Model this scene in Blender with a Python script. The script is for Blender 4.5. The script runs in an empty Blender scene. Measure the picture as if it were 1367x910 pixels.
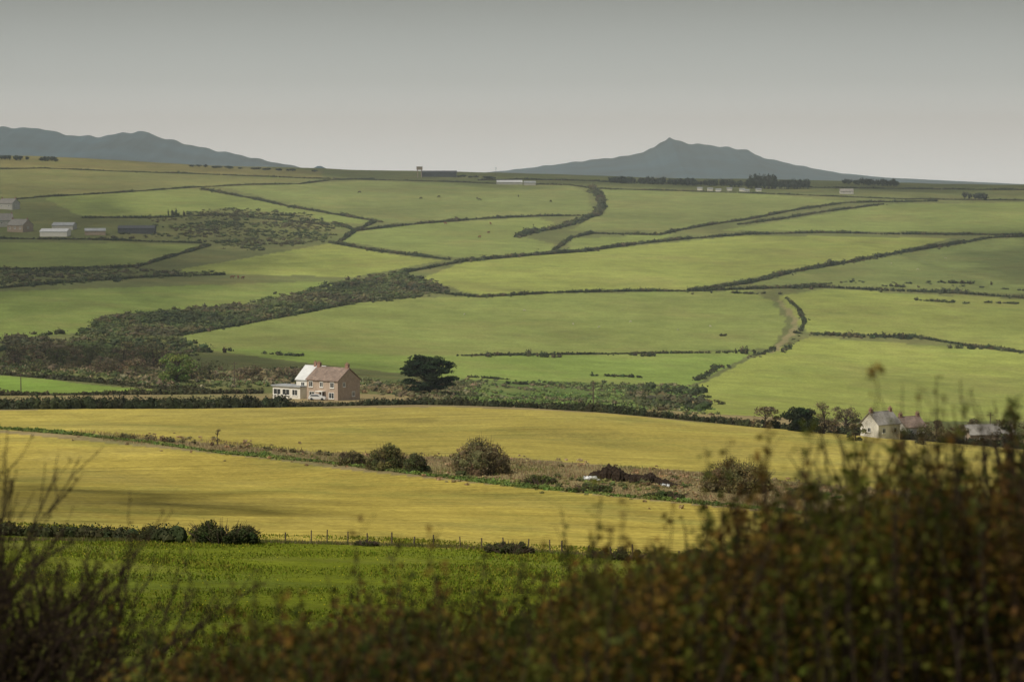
import bpy, math, numpy as np, random
from mathutils import Vector
rng=np.random.default_rng(7); random.seed(7)
scene=bpy.context.scene
scene.view_settings.view_transform='Standard'
scene.view_settings.look='None'
scene.view_settings.exposure=0
F=3797.2; PITCH=math.atan(220/F)
# ------------------------------------------------------------------ materials
def new_mat(name):
    m=bpy.data.materials.new(name); m.use_nodes=True
    nt=m.node_tree; nt.nodes.clear()
    out=nt.nodes.new('ShaderNodeOutputMaterial')
    return m,nt,out
def principled(nt,rough=0.8,spec=0.2):
    b=nt.nodes.new('ShaderNodeBsdfPrincipled')
    b.inputs['Roughness'].default_value=rough
    b.inputs['Specular IOR Level'].default_value=spec
    return b
def noise_val(nt,scale,detail=4,lo=0.7,hi=1.3,vec=None,rough=0.6,f0=0.3,f1=0.7):
    n=nt.nodes.new('ShaderNodeTexNoise'); n.inputs['Scale'].default_value=scale
    n.inputs['Detail'].default_value=detail; n.inputs['Roughness'].default_value=rough
    if vec: nt.links.new(vec,n.inputs['Vector'])
    mr=nt.nodes.new('ShaderNodeMapRange')
    mr.inputs['From Min'].default_value=f0; mr.inputs['From Max'].default_value=f1
    mr.inputs['To Min'].default_value=lo; mr.inputs['To Max'].default_value=hi
    nt.links.new(n.outputs['Fac'],mr.inputs['Value'])
    return mr.outputs['Result'],n.outputs['Fac']
def mul(nt,col,val):
    v=nt.nodes.new('ShaderNodeVectorMath'); v.operation='SCALE'
    nt.links.new(col,v.inputs[0]); nt.links.new(val,v.inputs['Scale'])
    return v.outputs['Vector']
def mathn(nt,op,a,b):
    m=nt.nodes.new('ShaderNodeMath'); m.operation=op
    for i,x in enumerate((a,b)):
        if isinstance(x,(int,float)): m.inputs[i].default_value=x
        else: nt.links.new(x,m.inputs[i])
    return m.outputs[0]
def mixc(nt,fac,a,b):
    m=nt.nodes.new('ShaderNodeMixRGB'); nt.links.new(fac,m.inputs[0])
    for i,x in ((1,a),(2,b)):
        if isinstance(x,tuple): m.inputs[i].default_value=(*x,1)
        else: nt.links.new(x,m.inputs[i])
    return m.outputs[0]
def foliage_mat(name,transl=0.0,scale=0.5):
    m,nt,out=new_mat(name)
    a=nt.nodes.new('ShaderNodeAttribute'); a.attribute_name='Col'
    g=nt.nodes.new('ShaderNodeNewGeometry')
    v,_=noise_val(nt,scale,3,0.65,1.35,g.outputs['Position'])
    c=mul(nt,a.outputs['Color'],v)
    b=principled(nt,0.75,0.1); nt.links.new(c,b.inputs['Base Color'])
    if transl>0:
        t=nt.nodes.new('ShaderNodeBsdfTranslucent'); nt.links.new(c,t.inputs['Color'])
        mx=nt.nodes.new('ShaderNodeMixShader'); mx.inputs[0].default_value=transl
        nt.links.new(b.outputs[0],mx.inputs[1]); nt.links.new(t.outputs[0],mx.inputs[2])
        nt.links.new(mx.outputs[0],out.inputs[0])
    else: nt.links.new(b.outputs[0],out.inputs[0])
    return m
def plain_mat(name,col,rough=0.8,scale=2.0,var=0.2,spec=0.2,bump=0.0):
    m,nt,out=new_mat(name)
    g=nt.nodes.new('ShaderNodeNewGeometry')
    rgb=nt.nodes.new('ShaderNodeRGB'); rgb.outputs[0].default_value=(*col,1)
    v,f=noise_val(nt,scale,5,1-var,1+var,g.outputs['Position'])
    c=mul(nt,rgb.outputs[0],v)
    b=principled(nt,rough,spec); nt.links.new(c,b.inputs['Base Color'])
    if bump:
        bp=nt.nodes.new('ShaderNodeBump'); bp.inputs['Strength'].default_value=bump
        bp.inputs['Distance'].default_value=0.1
        nt.links.new(f,bp.inputs['Height']); nt.links.new(bp.outputs[0],b.inputs['Normal'])
    nt.links.new(b.outputs[0],out.inputs[0])
    return m
# ------------------------------------------------------------------ mesh builder
class MB:
    def __init__(s): s.V=[];s.n=0;s.Fs=[];s.C=[]
    def add(s,V,Fa,mat=0,col=(0.5,0.5,0.5)):
        V=np.asarray(V,float).reshape(-1,3); Fa=np.asarray(Fa,int)
        s.V.append(V); s.Fs.append((Fa+s.n,mat)); s.n+=len(V)
        c=np.asarray(col,float)
        if c.ndim==1: c=np.tile(c[:3],(len(V),1))
        s.C.append(c)
    def box(s,c,d,mat=0,col=(0.5,)*3,rz=0):
        x,y,z=[k/2 for k in d]
        v=np.array([(-x,-y,-z),(x,-y,-z),(x,y,-z),(-x,y,-z),(-x,-y,z),(x,-y,z),(x,y,z),(-x,y,z)])
        if rz:
            ca,sa=math.cos(rz),math.sin(rz); v=np.c_[v[:,0]*ca-v[:,1]*sa,v[:,0]*sa+v[:,1]*ca,v[:,2]]
        s.add(v+np.array(c),[(0,3,2,1),(4,5,6,7),(0,1,5,4),(1,2,6,5),(2,3,7,6),(3,0,4,7)],mat,col)
    def tube(s,P,R,sides=5,mat=0,col=(0.5,)*3):
        P=np.asarray(P,float); k=len(P)
        T=np.gradient(P,axis=0); T/=np.linalg.norm(T,axis=1)[:,None]+1e-9
        ref=np.array([0,0,1.]) if abs(T[0,2])<0.8 else np.array([1.,0,0])
        A=np.cross(T,ref); A/=np.linalg.norm(A,axis=1)[:,None]+1e-9
        B=np.cross(T,A)
        an=np.arange(sides)*2*math.pi/sides
        V=P[:,None]+(A[:,None]*np.cos(an)[None,:,None]+B[:,None]*np.sin(an)[None,:,None])*np.asarray(R)[:,None,None]
        i=np.arange(k-1)[:,None]*sides; j=np.arange(sides)[None]; j2=(j+1)%sides
        Fa=np.stack([i+j,i+j2,i+sides+j2,i+sides+j],-1).reshape(-1,4)
        s.add(V.reshape(-1,3),Fa,mat,col)
    def build(s,name,mats,parent=None,smooth=False):
        me=bpy.data.meshes.new(name)
        V=np.concatenate(s.V); C=np.concatenate(s.C)
        me.vertices.add(len(V)); me.vertices.foreach_set('co',V.astype(np.float32).ravel())
        lo=np.concatenate([f.ravel() for f,_ in s.Fs])
        tot=np.concatenate([np.full(len(f),f.shape[1]) for f,_ in s.Fs])
        mi=np.concatenate([np.full(len(f),m) for f,m in s.Fs])
        st=np.concatenate([[0],np.cumsum(tot)[:-1]])
        me.loops.add(len(lo)); me.loops.foreach_set('vertex_index',lo.astype(np.int32))
        me.polygons.add(len(tot)); me.polygons.foreach_set('loop_start',st.astype(np.int32))
        me.polygons.foreach_set('material_index',mi.astype(np.int32))
        if smooth: me.polygons.foreach_set('use_smooth',np.ones(len(tot),bool))
        else: me.polygons.foreach_set('use_smooth',np.zeros(len(tot),bool))
        at=me.color_attributes.new('Col','FLOAT_COLOR','POINT')
        at.data.foreach_set('color',np.c_[C,np.ones(len(C))].astype(np.float32).ravel())
        me.update(calc_edges=True)
        for m in mats: me.materials.append(m)
        ob=bpy.data.objects.new(name,me); scene.collection.objects.link(ob)
        if parent: ob.parent=parent
        return ob
def empty(name,loc=(0,0,0),rz=0):
    e=bpy.data.objects.new(name,None); e.location=loc; e.rotation_euler=(0,0,rz)
    scene.collection.objects.link(e); return e
# ------------------------------------------------------------------ terrain height
def yv(py):
    b=(455-py)/F; return -(-math.sin(PITCH)+b*math.cos(PITCH))/(math.cos(PITCH)+b*math.sin(PITCH))
cols_px=[0,340,683.5,1020,1367]
prof={
0:[(0,'z',-1.7),(12,'z',-3.8),(40,'z',-9.3),(100,'z',-20),(180,862),(250,775),(345,697),(450,636),(570,573),(640,546),(700,529),(800,500),(900,478),(1000,449),(1150,402),(1300,368),(1500,322),(1700,280),(1950,236),(2150,212),(2600,218),(4500,224),(14000,244)],
1:[(0,'z',-1.7),(12,'z',-3.8),(40,'z',-9.3),(100,'z',-20),(180,866),(250,784),(345,712),(430,655),(520,602),(640,542),(700,528),(800,503),(900,488),(1000,465),(1150,418),(1300,375),(1500,328),(1700,288),(1950,248),(2150,226),(2600,230),(4500,234),(14000,245)],
2:[(0,'z',-1.7),(12,'z',-3.8),(40,'z',-9.3),(100,'z',-20),(180,872),(250,795),(345,727),(400,685),(460,641),(640,543),(700,536),(800,526),(900,510),(1000,480),(1150,430),(1300,385),(1500,335),(1700,295),(1950,255),(2150,236),(2600,240),(4500,242),(14000,246)],
3:[(0,'z',-1.7),(12,'z',-3.8),(40,'z',-9.3),(100,'z',-20),(180,880),(250,806),(345,745),(390,706),(430,672),(640,566),(700,556),(800,545),(900,524),(1000,492),(1150,440),(1300,393),(1500,342),(1700,302),(1950,262),(2150,243),(2600,247),(4500,247),(14000,247)],
4:[(0,'z',-1.7),(12,'z',-3.8),(40,'z',-9.3),(100,'z',-20),(180,888),(250,820),(345,765),(380,728),(410,695),(640,596),(700,588),(800,577),(900,553),(1000,515),(1150,455),(1300,404),(1500,352),(1700,310),(1950,268),(2150,250),(2600,253),(4500,250),(14000,248)],
}
ND=2400
LD=np.linspace(math.log(3),math.log(16000),ND); DD=np.exp(LD)
def pchip(x,y,xq):
    h=np.diff(x); d=np.diff(y)/h; m=np.zeros(len(x))
    for i in range(1,len(x)-1):
        m[i]=(d[i-1]*h[i]+d[i]*h[i-1])/(h[i]+h[i-1])
    m[0]=d[0];m[-1]=d[-1]
    k=np.clip(np.searchsorted(x,xq)-1,0,len(x)-2); t=(xq-x[k])/h[k]; t=np.clip(t,0,1)
    return (2*t**3-3*t**2+1)*y[k]+(t**3-2*t**2+t)*h[k]*m[k]+(-2*t**3+3*t**2)*y[k+1]+(t**3-t**2)*h[k]*m[k+1]
Zc=[]
for c in range(5):
    xs=[];zs=[]
    for e in prof[c]:
        if e[1]=='z': xs.append(e[0]); zs.append(e[2])
        else: xs.append(e[0]); zs.append(-yv(e[1])*e[0])
    Zc.append(pchip(np.array(xs,float),np.array(zs),DD))
Zc=np.array(Zc)
uc=np.array([(p-683.5)/F for p in cols_px])
NU=241; UU=np.linspace(-0.26,0.26,NU)
TAB=np.zeros((NU,ND))
uce=np.r_[-0.3,uc,0.3]; Zce=np.vstack([Zc[0],Zc,Zc[-1]])
for j in range(ND): TAB[:,j]=pchip(uce,Zce[:,j],UU)
def wob(x,y):
    a=np.clip((y-60)/300,0,1)
    s=0.35*np.sin(x/37+1.3+np.sin(y/90))*np.sin(y/61+0.7)+0.25*np.sin(x/19+y/47)+0.12*np.sin(x/7.3-y/23)
    w3=np.clip((y-360)/60,0,1)*np.clip((640-y)/60,0,1)
    s=s+w3*(0.75*np.sin(y/24+x/55+np.sin(x/40))+0.2*np.sin(y/9+x/17))
    b=np.clip((y-950)/300,0,1)
    s2=0.9*np.sin(x/83+y/210+0.5)*np.sin(y/95+x/160)+0.5*np.sin(x/31+np.sin(y/70)*1.5)*np.sin(y/44+1)
    return a*s*0.7+b*s2*1.1
def H(x,y):
    x=np.asarray(x,float); y=np.asarray(y,float)
    yy=np.maximum(y,3.0)
    u=np.clip(x/np.maximum(yy,8),-0.2599,0.2599)
    fi=(u+0.26)/0.52*(NU-1); fj=(np.log(yy)-LD[0])/(LD[-1]-LD[0])*(ND-1); fj=np.clip(fj,0,ND-1.001)
    i=fi.astype(int); j=fj.astype(int); a=fi-i; b=fj-j; i2=np.minimum(i+1,NU-1)
    z=(TAB[i,j]*(1-a)+TAB[i2,j]*a)*(1-b)+(TAB[i,j+1]*(1-a)+TAB[i2,j+1]*a)*b
    return z+wob(x,y)
RD=np.exp(np.linspace(math.log(100),math.log(4200),2600))
def G(px,py):
    a=(px-683.5)/F; b=(455-py)/F
    yy=math.cos(PITCH)+b*math.sin(PITCH); zz=-math.sin(PITCH)+b*math.cos(PITCH)
    u=a/yy; v=-zz/yy
    vs=-H(u*RD,RD)/RD
    k=np.argmax(vs<=v)
    if vs[k]>v: k=int(np.argmin(vs))
    k=max(k,1)
    t=(vs[k-1]-v)/(vs[k-1]-vs[k]+1e-12); t=min(max(t,0),1)
    D=RD[k-1]*(1-t)+RD[k]*t
    return u*D,D
def GO(px,py,off=0):
    x,y=G(px,py); s=(y+off)/y; return x*s,y*s
def P3(px,py,dz=0):
    x,y=G(px,py); return (x,y,float(H(x,y))+dz)
def line(pts,step=12):
    out=[]
    for (a,b),(c,d) in zip(pts[:-1],pts[1:]):
        n=max(1,int(math.hypot(c-a,d-b)/step))
        for i in range(n): out.append(G(a+(c-a)*i/n,b+(d-b)*i/n))
    out.append(G(*pts[-1])); return np.array(out)
def resample(L,step):
    d=np.r_[0,np.cumsum(np.hypot(*np.diff(L,axis=0).T))]
    q=np.arange(0,d[-1],step)
    return np.c_[np.interp(q,d,L[:,0]),np.interp(q,d,L[:,1])]
def inpoly(X,Y,P):
    ins=np.zeros(X.shape,bool)
    x1,y1=P[-1]
    for x2,y2 in P:
        if y1!=y2:
            c=((y1>Y)!=(y2>Y))&(X<(x2-x1)*(Y-y1)/(y2-y1)+x1)
            ins^=c
        x1,y1=x2,y2
    return ins
# ------------------------------------------------------------------ fields
Gy=(0.155,0.185,0.064); Gb=(0.235,0.27,0.07); Ga=(0.18,0.22,0.067); Gg=(0.18,0.245,0.058)
YL=(0.385,0.325,0.08); YL2=(0.375,0.305,0.07)
SC=(0.095,0.11,0.043)
S1=[(95,455),(130,425),(250,412),(300,410),(400,392),(445,380),(540,362),(560,372),(600,385),(560,395),(480,402),(420,414),(330,430),(240,446),(200,452)]
S2=[(0,360),(180,358),(300,366),(200,372),(0,384)]
S3=[(205,290),(300,278),(400,285),(450,300),(440,322),(330,335),(280,326),(260,318),(120,318),(210,305)]
fields=[
([(0,205),(200,215),(430,228),(430,238),(240,231),(0,226)],(0.17,0.155,0.06)),
([(0,227),(240,232),(430,239),(330,247),(150,257),(0,266)],(0.15,0.155,0.06)),
([(60,264),(250,252),(330,264),(450,287),(500,297),(440,300),(300,285),(210,290),(110,290)],Ga),
([(300,250),(480,242),(760,248),(785,258),(790,286),(650,291),(520,298),(400,275)],Gy),
([(470,310),(560,299),(720,290),(745,300),(690,316),(740,325),(735,335),(620,345),(520,332),(455,322)],Ga),
([(805,253),(1000,258),(1130,268),(1000,293),(900,307),(800,308),(760,308),(805,285)],(0.17,0.20,0.068)),
([(960,308),(1180,273),(1367,270),(1500,270),(1500,312),(1367,311),(1100,308)],Ga),
([(760,318),(900,313),(880,320),(760,334)],Ga),
([(560,372),(620,350),(850,328),(1000,314),(1270,318),(1200,336),(1060,360),(920,386),(640,394)],Gb),
([(1000,380),(1060,364),(1200,340),(1320,320),(1367,317),(1500,317),(1500,393),(1367,393),(1100,380)],(0.165,0.20,0.066)),
([(-100,322),(270,326),(180,356),(-100,358)],Ga),
([(210,365),(440,325),(500,336),(590,348),(470,370),(330,366)],Gb),
([(-100,392),(440,375),(445,385),(300,412),(100,445),(-100,460)],(0.165,0.215,0.056)),
([(240,447),(480,404),(560,397),(740,392),(1000,388),(1030,400),(1050,430),(1030,465),(850,470),(610,474),(500,480),(260,462)],(0.20,0.24,0.068)),
([(260,464),(610,475),(1010,469),(950,500),(920,515),(600,505),(450,490)],Gg),
([(1040,395),(1100,386),(1367,400),(1500,404),(1500,475),(1367,468),(1220,448),(1080,443),(1060,430)],Gb),
([(1080,450),(1300,464),(1367,472),(1500,480),(1500,562),(1367,562),(1180,562),(930,552),(930,515),(1000,480)],(0.245,0.28,0.068)),
([(600,505),(930,515),(940,550),(600,535)],(0.12,0.175,0.05)),
([(-100,498),(0,501),(230,523),(0,528),(-100,528)],(0.17,0.26,0.05)),
(S1,SC),(S2,SC),(S3,(0.125,0.135,0.053)),
([(-100,548),(380,544),(600,543),(800,551),(1000,569),(1367,600),(1500,612),(1500,680),(1367,668),(1100,647),(900,628),(700,613),(430,602),(150,580),(-100,568)],YL),
([(-100,571),(0,576),(300,608),(560,635),(840,666),(1100,692),(1367,712),(1500,720),(1500,800),(1100,765),(740,737),(380,722),(-100,698)],YL2),
([(1036,401),(1042,401),(1060,418),(1066,430),(1061,445),(1045,461),(1034,472),(1028,472),(1041,456),(1055,440),(1058,428),(1050,416)],(0.22,0.195,0.10)),
]
def field_poly(p): return line(p+[p[0]],30)
FP=[(field_poly(p),c) for p,c in fields]
yy=np.exp(np.linspace(math.log(12),math.log(2900),1150))-30
yfar=np.exp(np.linspace(math.log(2920),math.log(15000),50))-30
ys=np.r_[yy,yfar]
ss=np.r_[np.linspace(-1.6,-0.24,26),np.linspace(-0.235,0.235,620),np.linspace(0.24,1.6,26)]
S,Y=np.meshgrid(ss,ys); X=S*(Y+30)
Z=H(X,Y)
col=np.zeros(X.shape+(3,))
col[:]=(0.11,0.125,0.05)
col[Y<2600]=(0.12,0.135,0.052)
m=Y<720; col[m]=(0.25,0.20,0.105)
fg=Y<352; col[fg]=(0.145,0.175,0.015)
msk=np.zeros(X.shape)
for P,c in FP:
    lo=P.min(0);hi=P.max(0)
    rows=(ys>=lo[1])&(ys<=hi[1])
    if not rows.any(): continue
    r0,r1=np.where(rows)[0][[0,-1]]
    wx=1.5*np.sin(Y[r0:r1+1]/5.1+X[r0:r1+1]/7.7)
    ins=inpoly(X[r0:r1+1]+wx*0.5,Y[r0:r1+1]+wx,P)
    if c==SC: ins&=rng.random(ins.shape)<0.85
    col[r0:r1+1][ins]=c
    if c in (YL,YL2): msk[r0:r1+1][ins]=1
mb=MB()
nr,nc=X.shape
i=np.arange(nr-1)[:,None]*nc; j=np.arange(nc-1)[None]
Fa=np.stack([i+j,i+j+1,i+nc+j+1,i+nc+j],-1).reshape(-1,4)
mb.add(np.stack([X,Y,Z],-1).reshape(-1,3),Fa,0,col.reshape(-1,3))
gm,nt,out=new_mat('field_grass')
a=nt.nodes.new('ShaderNodeAttribute'); a.attribute_name='Col'
a2=nt.nodes.new('ShaderNodeAttribute'); a2.attribute_name='crop'
g=nt.nodes.new('ShaderNodeNewGeometry')
v1,_=noise_val(nt,0.010,6,0.78,1.22,g.outputs['Position'])
v2,_=noise_val(nt,0.09,6,0.80,1.20,g.outputs['Position'],0.7)
v3,f3=noise_val(nt,1.1,6,0.66,1.34,g.outputs['Position'],0.75)
dry,_=noise_val(nt,0.022,7,0.0,0.45,g.outputs['Position'],0.72,0.47,0.68)
c0=mixc(nt,dry,a.outputs['Color'],(0.23,0.205,0.08))
mpx=nt.nodes.new('ShaderNodeMapping'); mpx.inputs['Location'].default_value=(513,77,9); nt.links.new(g.outputs['Position'],mpx.inputs['Vector'])
lush,_=noise_val(nt,0.03,6,0.0,0.4,mpx.outputs[0],0.7,0.5,0.7)
c0=mixc(nt,lush,c0,(0.13,0.185,0.05))
c=mul(nt,mul(nt,mul(nt,c0,v1),v2),v3)
mp=nt.nodes.new('ShaderNodeMapping'); mp.inputs['Rotation'].default_value=(0,0,math.radians(-14))
nt.links.new(g.outputs['Position'],mp.inputs['Vector'])
mp2=nt.nodes.new('ShaderNodeMapping'); mp2.inputs['Scale'].default_value=(0.012,0.55,0.0)
nt.links.new(mp.outputs[0],mp2.inputs['Vector'])
sv,_=noise_val(nt,1.0,4,0.72,1.28,mp2.outputs[0],0.7)
one=mathn(nt,'SUBTRACT',sv,1.0); one=mathn(nt,'MULTIPLY',one,a2.outputs['Fac']); one=mathn(nt,'ADD',one,1.0)
c2=mul(nt,c,one)
b=principled(nt,0.95,0.03); nt.links.new(c2,b.inputs['Base Color'])
bp=nt.nodes.new('ShaderNodeBump'); bp.inputs['Strength'].default_value=0.7; bp.inputs['Distance'].default_value=0.3
nt.links.new(f3,bp.inputs['Height']); nt.links.new(bp.outputs[0],b.inputs['Normal'])
nt.links.new(b.outputs[0],out.inputs[0])
ground=mb.build('ground',[gm],smooth=True)
at=ground.data.attributes.new('crop','FLOAT','POINT'); at.data.foreach_set('value',(0.4+0.6*msk).astype(np.float32).ravel())
# ------------------------------------------------------------------ foliage builders
def ico(sub):
    import bmesh
    bm=bmesh.new(); bmesh.ops.create_icosphere(bm,subdivisions=sub,radius=1)
    V=np.array([v.co[:] for v in bm.verts]); Fc=np.array([[v.index for v in f.verts] for f in bm.faces]); bm.free(); return V,Fc
ICO={1:ico(1),2:ico(2)}
def rand_dirs(n):
    d=rng.normal(size=(n,3)); return d/np.linalg.norm(d,axis=1)[:,None]
def add_leaves(mb,P,s,colr,mat=0,quad=False):
    n=len(P); a=rand_dirs(n); b=np.cross(a,rand_dirs(n)); b/=np.linalg.norm(b,axis=1)[:,None]+1e-9
    s=np.asarray(s).reshape(-1,1)*np.ones((n,1))
    if quad:
        V=np.stack([P+a*s,P+b*s*0.6,P-a*s,P-b*s*0.6],1); Fc=np.arange(4*n).reshape(n,4); k=4
    else:
        V=np.stack([P+a*s,P-a*s*0.5+b*s*0.8,P-a*s*0.5-b*s*0.8],1); Fc=np.arange(3*n).reshape(n,3); k=3
    mb.add(V.reshape(-1,3),Fc,mat,np.repeat(colr,k,0))
def jitcol(c,n,v=0.3,hue=0.12):
    c=np.asarray(c,float)
    if c.ndim==1: c=np.tile(c,(n,1))
    return np.clip(c*rng.uniform(1-v,1+v,(n,1))*rng.uniform(1-hue,1+hue,(n,3)),0.004,1)
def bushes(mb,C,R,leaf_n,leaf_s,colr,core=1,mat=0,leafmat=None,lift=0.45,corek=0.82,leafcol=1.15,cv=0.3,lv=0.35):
    C=np.asarray(C,float);R=np.asarray(R,float);N=len(C)
    if N==0: return
    T,Fc=ICO[core]; k=len(T)
    cen=C+np.c_[np.zeros(N),np.zeros(N),R[:,2]*lift]
    cc=jitcol(colr,N,cv)
    V=cen[:,None]+T[None]*R[:,None]*corek*rng.uniform(0.75,1.15,(N,k,1))
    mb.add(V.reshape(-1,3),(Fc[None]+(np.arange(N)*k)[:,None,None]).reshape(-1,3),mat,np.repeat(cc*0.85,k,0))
    if leaf_n:
        d=rand_dirs(N*leaf_n).reshape(N,leaf_n,3); d[...,2]=np.where(d[...,2]<-0.3,-d[...,2],d[...,2])
        r=rng.uniform(0.78,1.2,(N,leaf_n,1))
        P=(cen[:,None]+d*r*R[:,None]).reshape(-1,3)
        s=np.repeat(np.asarray(leaf_s)*np.ones(N),leaf_n)*rng.uniform(0.6,1.3,N*leaf_n)
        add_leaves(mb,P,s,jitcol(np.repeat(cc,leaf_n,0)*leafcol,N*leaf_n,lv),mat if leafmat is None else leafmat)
mfar=foliage_mat('hedge_foliage',0,0.15)
mleaf=foliage_mat('leaf_foliage',0.3,1.2)
mbark=plain_mat('bark',(0.06,0.045,0.035),0.9,8,0.3)
HD=(0.045,0.052,0.026)
HPAL=np.array([(0.034,0.044,0.023),(0.042,0.052,0.023),(0.064,0.058,0.031),(0.05,0.064,0.027)])
def hedge(name,pts,h=1.7,w=1.1,colr=None,gap=0.04,step=None,leaf_n=11,leaf=0.36,var=0.4,core=1,side=0.0,bigk=1.5):
    L=line(pts); step=step or w*0.75
    Q=resample(L,step); n=len(Q)
    t=np.arange(n)*step
    ph=rng.uniform(0,6,3)
    env=1+var*np.sin(t/23+ph[0])*np.sin(t/7.1+ph[1])
    keep=rng.random(n)>gap*(1+1.2*np.sin(t/31+ph[2]))
    Q=Q+rng.normal(0,w*0.25,Q.shape)
    hh=h*env*rng.uniform(0.7,1.12,n)*0.69
    big=rng.random(n)<0.03; hh[big]*=bigk
    if colr is None:
        ix=((np.sin(t/17+ph[1])+np.sin(t/5+ph[0]))*0.8+rng.normal(0,0.5,n)+1.5).astype(int)%4
        colr=HPAL[ix]
    C=np.c_[Q,H(Q[:,0],Q[:,1])-0.1]; ww=w*env[:,None]*rng.uniform(0.75,1.3,(n,2)); ww[big]*=1.2
    R=np.c_[ww,hh]
    cc=np.asarray(colr,float)
    if cc.ndim==1: cc=np.tile(cc,(n,1))
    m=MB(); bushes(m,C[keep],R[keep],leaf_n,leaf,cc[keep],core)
    if side>0:
        pr=side*(0.5+0.9*np.sin(t/41+ph[0])*np.sin(t/13+ph[2])); k2=rng.random(n)<pr
        for rep in range(2):
            Q2=Q[k2]+rng.normal(0,1,(k2.sum(),2))*np.array([w*0.8,w*(2.0+rep*1.2)])
            bushes(m,np.c_[Q2,H(Q2[:,0],Q2[:,1])-0.1],R[k2]*rng.uniform(0.3,0.65,(k2.sum(),1)),leaf_n,leaf,cc[k2]*1.5,core)
    return m.build(name,[mfar])
H1=1.6
hs=[
[(0,226),(60,225),(150,229),(250,232),(400,238),(480,240),(600,243),(680,246),(760,247),(790,252),(900,255),(1000,258),(1100,262),(1200,266),(1367,268)],
[(800,243),(950,247),(1100,251),(1250,253),(1367,254)],
[(640,241),(700,240),(800,242)],
[(0,268),(60,263),(150,258),(250,251),(330,247),(400,246),(440,241),(500,239)],
[(270,253),(330,264),(390,277),(450,287),(510,297)],
[(470,309),(560,299),(650,292),(720,289),(785,288)],
[(740,334),(762,318),(790,312),(880,314),(905,308),(950,300),(1000,293),(1060,281),(1130,271),(1250,269)],
[(985,300),(1040,293),(1100,283),(1180,273)],
[(0,385),(80,378),(200,370),(300,367)],
[(540,364),(620,349),(700,342),(780,336),(850,326),(920,319),(1000,313),(1100,311),(1200,313),(1367,314)],
[(540,386),(590,392),(640,397),(740,391),(840,389),(920,389),(1000,378),(1060,363),(1130,351),(1200,338),(1280,325),(1320,318),(1367,316)],
[(920,389),(1030,385),(1100,384),(1180,388),(1280,392),(1367,398)],
[(240,448),(330,432),(420,415),(480,403),(560,396)],
[(440,324),(500,335),(600,347)],
[(0,319),(120,320),(270,325)],
[(0,360),(100,359),(180,357),(280,328)],
[(445,298),(475,308),(455,322)],
[(110,291),(210,291),(300,287),(440,301)],
]
thin=(0,1,2,3,8,12,14)
for k_,p in enumerate(hs): hedge('hedge',p,h=(1.15 if k_ in thin else H1)*rng.uniform(0.85,1.1),w=0.85 if k_ in thin else 1.05,gap=0.08 if k_ in thin else 0.03,side=0.1 if k_ in thin else 0.35)
hedge('hedge',[(620,349),(700,342),(780,336),(850,326),(920,319)],h=2.1,w=1.7,gap=0.3,side=0.3)
hedge('hedge',[(920,389),(1000,378),(1060,363),(1130,351),(1200,338),(1280,325)],h=2.1,w=1.5,gap=0.35,side=0.3)
hedge('hedge',[(790,251),(800,262),(804,275),(798,287),(770,297),(745,305),(705,312),(690,317)],h=2.6,w=2.4,leaf_n=16,leaf=0.5,side=0.4)
hedge('hedge',[(440,383),(500,379),(560,384),(600,390)],h=1.8,w=1.7,gap=0.2,side=0.4)
hedge('hedge',[(500,297),(470,310)],h=1.6)
hedge('hedge',[(610,475),(700,474),(860,472),(960,471),(1010,468)],h=0.8,w=0.6,gap=0.45,side=0.1)
hedge('hedge',[(1085,446),(1150,450),(1220,450),(1300,463),(1367,471)],h=1.3,w=1.3,gap=0.25,side=0.4)
hedge('hedge',[(1035,465),(1000,478),(960,490),(930,508)],h=0.9,w=0.8,gap=0.5,side=0.3)
hedge('hedge',[(1050,398),(1066,412),(1074,430),(1066,448),(1045,470)],h=0.8,w=0.8,gap=0.6,side=0.3)
hedge('hedge',[(1040,385),(1140,376),(1250,380),(1367,388)],h=1.0,w=1.3,gap=0.5,side=0.3)
def scrub(name,poly,dens,r=(0.8,2.2),colr=HD,leaf_n=12,leaf=0.38,hz=0.8,core=1,clump=0.5,cap=14000,cv=0.3,lv=0.35,mat=None):
    P=field_poly(poly) if len(poly)>2 else line(poly)
    lo=P.min(0);hi=P.max(0); n=int((hi[0]-lo[0])*(hi[1]-lo[1])*dens)
    n=min(n,cap)
    X_=rng.uniform(lo[0],hi[0],n);Y_=rng.uniform(lo[1],hi[1],n)
    k=inpoly(X_+rng.normal(0,2.5,n),Y_+rng.normal(0,6,n),P)
    nf=np.sin(X_/9+np.sin(Y_/17)*2)*np.sin(Y_/21+np.sin(X_/13)*1.5)
    k&=(nf+rng.uniform(-0.6,0.6,n))>(clump-1)
    X_=X_[k];Y_=Y_[k];n=len(X_)
    if n==0: return
    rr=r[0]+(r[1]-r[0])*rng.random(n)**1.8
    R=np.c_[rr*rng.uniform(0.8,1.5,n),rr*rng.uniform(0.8,1.5,n),rr*hz*rng.uniform(0.5,1.2,n)]
    ccol=np.asarray(colr,float)
    if ccol.ndim==2:
        q=(np.sin(X_/14+1)*np.sin(Y_/19)+1)*0.5*len(ccol)+rng.normal(0,0.6,n)
        ccol=ccol[np.clip(q.astype(int),0,len(ccol)-1)]
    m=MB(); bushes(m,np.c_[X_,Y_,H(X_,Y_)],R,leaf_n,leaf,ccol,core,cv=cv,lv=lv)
    return m.build(name,[mat or mfar])
dk=[(0.042,0.054,0.025),(0.058,0.074,0.029),(0.08,0.098,0.038),(0.10,0.094,0.048),(0.068,0.066,0.036)]
scrub('scrub',S1,0.24,(0.5,2.0),dk,clump=0.48,hz=0.6,cv=0.15)
scrub('scrub',S2,0.08,(0.5,1.9),dk,clump=0.7,hz=0.6,cv=0.15)
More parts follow.
